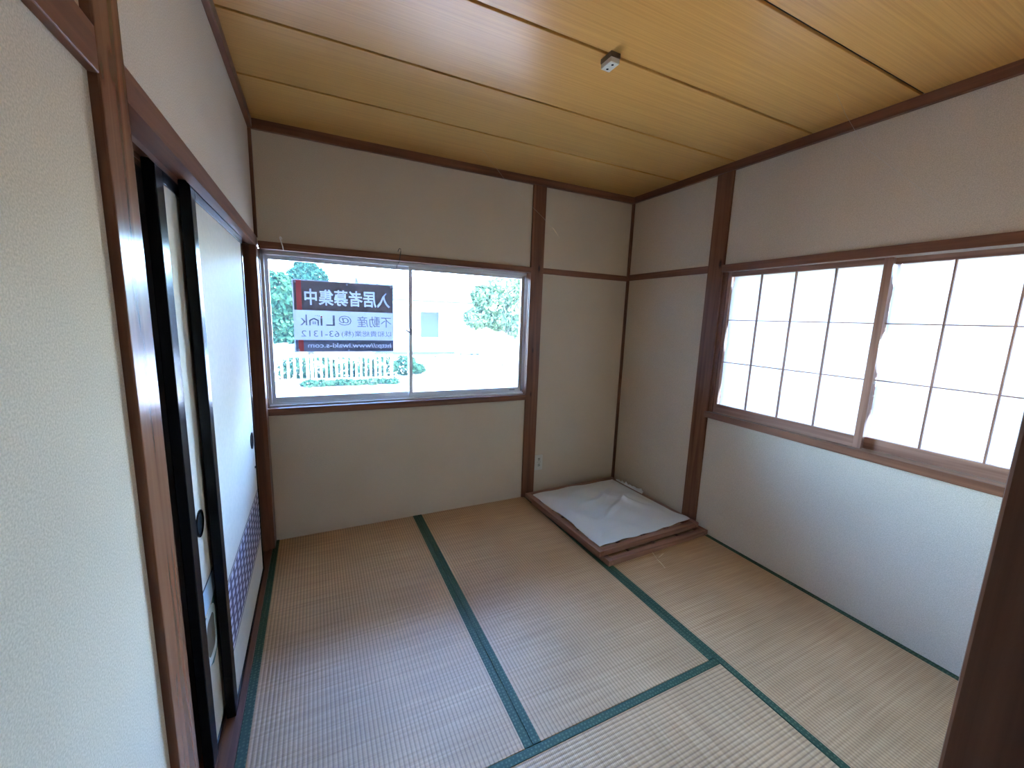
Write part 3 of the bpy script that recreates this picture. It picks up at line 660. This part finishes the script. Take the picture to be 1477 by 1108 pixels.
plant('leafy_tree', 'pale sunlit leafy tree beside the white house', 'tree', (6.85, 11.6, G),
      [(6.3, 11.6, 1.95, 0.8, 0.6, 0.6), (6.9, 11.6, 2.5, 0.9, 0.7, 0.7), (5.75, 11.5, 1.35, 0.6, 0.5, 0.42), (7.5, 11.7, 2.0, 0.9, 0.7, 0.9), (6.6, 11.6, 1.3, 0.6, 0.5, 0.4), (5.9, 11.6, 2.2, 0.45, 0.4, 0.4), (7.5, 11.6, 1.1, 0.7, 0.5, 0.5)], 5200, 0.085, 3, LEAF3,
      [([(6.85, 11.6, G), (6.82, 11.6, 0.4), (6.7, 11.6, 1.2), (6.75, 11.6, 2.0)], [0.09, 0.07, 0.05, 0.02]), ([(6.82, 11.6, 0.5), (7.1, 11.6, 1.2), (7.4, 11.6, 1.9)], [0.05, 0.04, 0.015])])
plant('fence_shrub', 'dark leafy shrubs growing behind the picket fence', 'shrub', (1.0, 9.4, G),
      [(-0.2 + 0.55 * i, 9.4 + 0.06 * math.sin(4 * i), -0.2 + 0.05 * math.sin(2 * i), 0.45, 0.25, 0.42) for i in range(5)], 2600, 0.06, 4, LEAF4)
plant('low_plants', 'strip of low green plants in front of the picket fence', 'plants', (1.0, 8.4, G),
      [(0.1 + 0.25 * i, 8.45 + 0.05 * math.sin(3 * i), G + 0.06, 0.2, 0.22, 0.10 + 0.04 * math.sin(2.3 * i)) for i in range(9)], 1500, 0.045, 5, LEAF4)
plant('yard_shade_shrub', 'small bush standing in for dark plants and their shade beyond the fence end', 'shrub', (3.1, 10.0, G),
      [(2.75, 9.9, G + 0.3, 0.35, 0.3, 0.32), (3.15, 10.2, G + 0.15, 0.3, 0.25, 0.18)], 900, 0.06, 6, LEAF4)  # leaves put where dark plants and bush shade lie
# weathered board fence below the shrub
bf = thing('board_fence', 'weathered brown board fence below the tall shrub', 'fence', (-1.6, 10.2, G))
for i in range(22):
    x = -3.3 + 0.145 * i; obj('board', bx(x, x + 0.135, 10.2, 10.22, G, 0.50 + 0.02 * math.sin(i * 2.1)), BOARD, bf)
obj('rail', bx(-3.3, -0.12, 10.22, 10.26, 0.2, 0.28), BOARD, bf)
# house across the yard
HY = 16.5
ho = thing('neighbour_house', 'white single-storey house with grey tiled roof across the yard', 'house', (4.5, HY, G))
obj('wall', bx(2.7, 6.5, HY, HY + 5.5, G + 0.14, 1.95), HOUSEW, ho)
obj('footing', bx(2.74, 6.46, HY + 0.02, HY + 5.4, G, G + 0.14), DKST, ho)
tag(obj('wing_wall', bx(6.5, 8.2, HY + 1.6, HY + 5.4, G, 1.85), HOUSE_SHADE, ho), 'set-back wing wall, its shade put into the grey')  # shaded part of the white house, painted as a greyer render
wn = obj('shutter', bx(4.74, 5.62, HY - 0.03, HY + 0.02, 0.37, 1.56), SHUT, ho)
wf = MB()
for a in ((4.66, 4.74, 0.31, 1.62), (5.62, 5.70, 0.31, 1.62)): wf.box(a[0], a[1], HY - 0.05, HY, a[2], a[3])
wf.box(4.66, 5.70, HY - 0.05, HY, 1.56, 1.62); wf.box(4.66, 5.70, HY - 0.07, HY, 0.31, 0.37)
obj('window_frame', wf, ALU, wn)
tag(obj('shutter_box', bx(5.70, 6.40, HY - 0.16, HY, 1.18, 1.62), HOUSEW, ho), 'white box housing the shutter')
# tiled roof: slab, tile rows and the scalloped eave
RX0, RX1 = 2.2, 7.0
sl_ = 0.36
def rz(y): return 2.02 + (y - (HY - 0.7)) * sl_
rf = MB()
A = [(HY - 0.7, 1.98), (HY + 2.75, 1.98 + 3.45 * sl_), (HY + 6.2, 1.98), (HY + 6.2, 2.02), (HY + 2.75, 2.04 + 3.45 * sl_), (HY - 0.7, 2.04)]
rf.prism(A, 'x', RX0, RX1); ro = obj('roof', rf, ROOF, ho)
tm = None
for i in range(20):
    x = RX0 + 0.12 + i * 0.242
    if tm is None:
        b_ = MB()
        for r_ in range(9):
            ya, yb_ = HY - 0.75 + r_ * 0.39, HY - 0.75 + (r_ + 1) * 0.39 + 0.03
            prof = [(0.115 * math.cos(math.pi * q / 6), 0.05 * math.sin(math.pi * q / 6)) for q in range(7)]
            va = [b_.bm.verts.new((x + p_[0], ya, rz(ya) + 0.045 + p_[1])) for p_ in prof]; vb = [b_.bm.verts.new((x + p_[0], yb_, rz(yb_) + 0.015 + p_[1])) for p_ in prof]
            for q in range(6): b_.bm.faces.new((va[q], va[q + 1], vb[q + 1], vb[q]))
            b_.bm.faces.new(va[::-1])
        tm = obj('tile_row', b_, ROOF, ro)
    else:
        o = tm.copy(); COL.objects.link(o); o.location.x = i * 0.242
tag(obj('eave_board', bx(RX0, RX1, HY - 0.68, HY - 0.64, 1.86, 2.0), HOUSEW, ho), 'white eave board')
# block wall and boxes beside the house
bw = thing('block_wall', 'low pale concrete block wall beside the white house', 'wall', (7.3, 15.7, G))
for r_ in range(4):
    for i in range(5 if r_ % 2 else 4):
        xa = 6.5 + i * 0.41 - (0.2 if r_ % 2 else 0); xa2 = min(xa + 0.40, 8.12); xa = max(xa, 6.5)
        obj('block', bx(xa, xa2, 15.65, 15.77, G + 0.14 + r_ * 0.225, G + 0.14 + r_ * 0.225 + 0.217), CONC, bw)
obj('footing', bx(6.45, 8.2, 15.6, 15.8, G, G + 0.14), DKST, bw)
for x in (6.95, 7.25): obj('vent', bx(x, x + 0.09, 15.585, 15.605, G + 0.04, G + 0.11), BLACK, bw)
obj('curb', bx(5.1, 8.2, 15.0, 15.35, G, G + 0.06), DKST).__setitem__('label', 'dark stone curb in front of the block wall')
bpy.data.objects['curb']['category'] = 'curb'
ac = thing('air_conditioner', 'white outdoor air conditioner unit behind the leafy tree', 'air conditioner', (8.55, 15.9, G))
obj('casing', bx(8.2, 8.9, 15.8, 16.1, G + 0.08, G + 0.66, bev=0.02), ACW, ac)
obj('grille', MB().prism(arc(8.48, G + 0.37, 0.22, 0.22, 20), 'y', 15.785, 15.801), ACG, ac)
for x in (8.28, 8.78): obj('foot', bx(x, x + 0.06, 15.82, 16.08, G, G + 0.08), DKST, ac)
b2 = thing('garden_fence', 'tall grey board fence far behind the leafy tree', 'fence', (11.0, 17.5, G))
for i in range(26):
    x = 8.3 + i * 0.2; obj('board', bx(x, x + 0.185, 17.5, 17.53, G, 1.15 + 0.03 * math.sin(i)), BOARD, b2)
obj('rail', bx(8.3, 13.5, 17.53, 17.58, 0.6, 0.7), BOARD, b2)
# fallen leaves on the gravel
r = random.Random(9)
for i, (x, y) in enumerate(((2.9, 7.4), (2.75, 7.3), (2.6, 7.25), (3.05, 8.0), (3.2, 8.05), (5.6, 9.4))):
    o = MB(); a = r.random() * 6; ca, sa = math.cos(a), math.sin(a); s_ = 0.07
    vs_ = [o.bm.verts.new((x + s_ * (ca * p_[0] - sa * p_[1]), y + s_ * (sa * p_[0] + ca * p_[1]), G + 0.012 + 0.02 * abs(p_[0]))) for p_ in ((-1, 0), (-0.3, -0.4), (0.5, -0.35), (1, 0), (0.5, 0.35), (-0.3, 0.4))]
    o.bm.faces.new(vs_); o2_ = o.bm; bmesh.ops.solidify(o2_, geom=o2_.faces[:], thickness=0.004)
    tag(obj('fallen_leaf', o, BOARD), 'dry brown fallen leaf on the pale gravel yard', 'leaf', 'fallen leaves on the gravel')
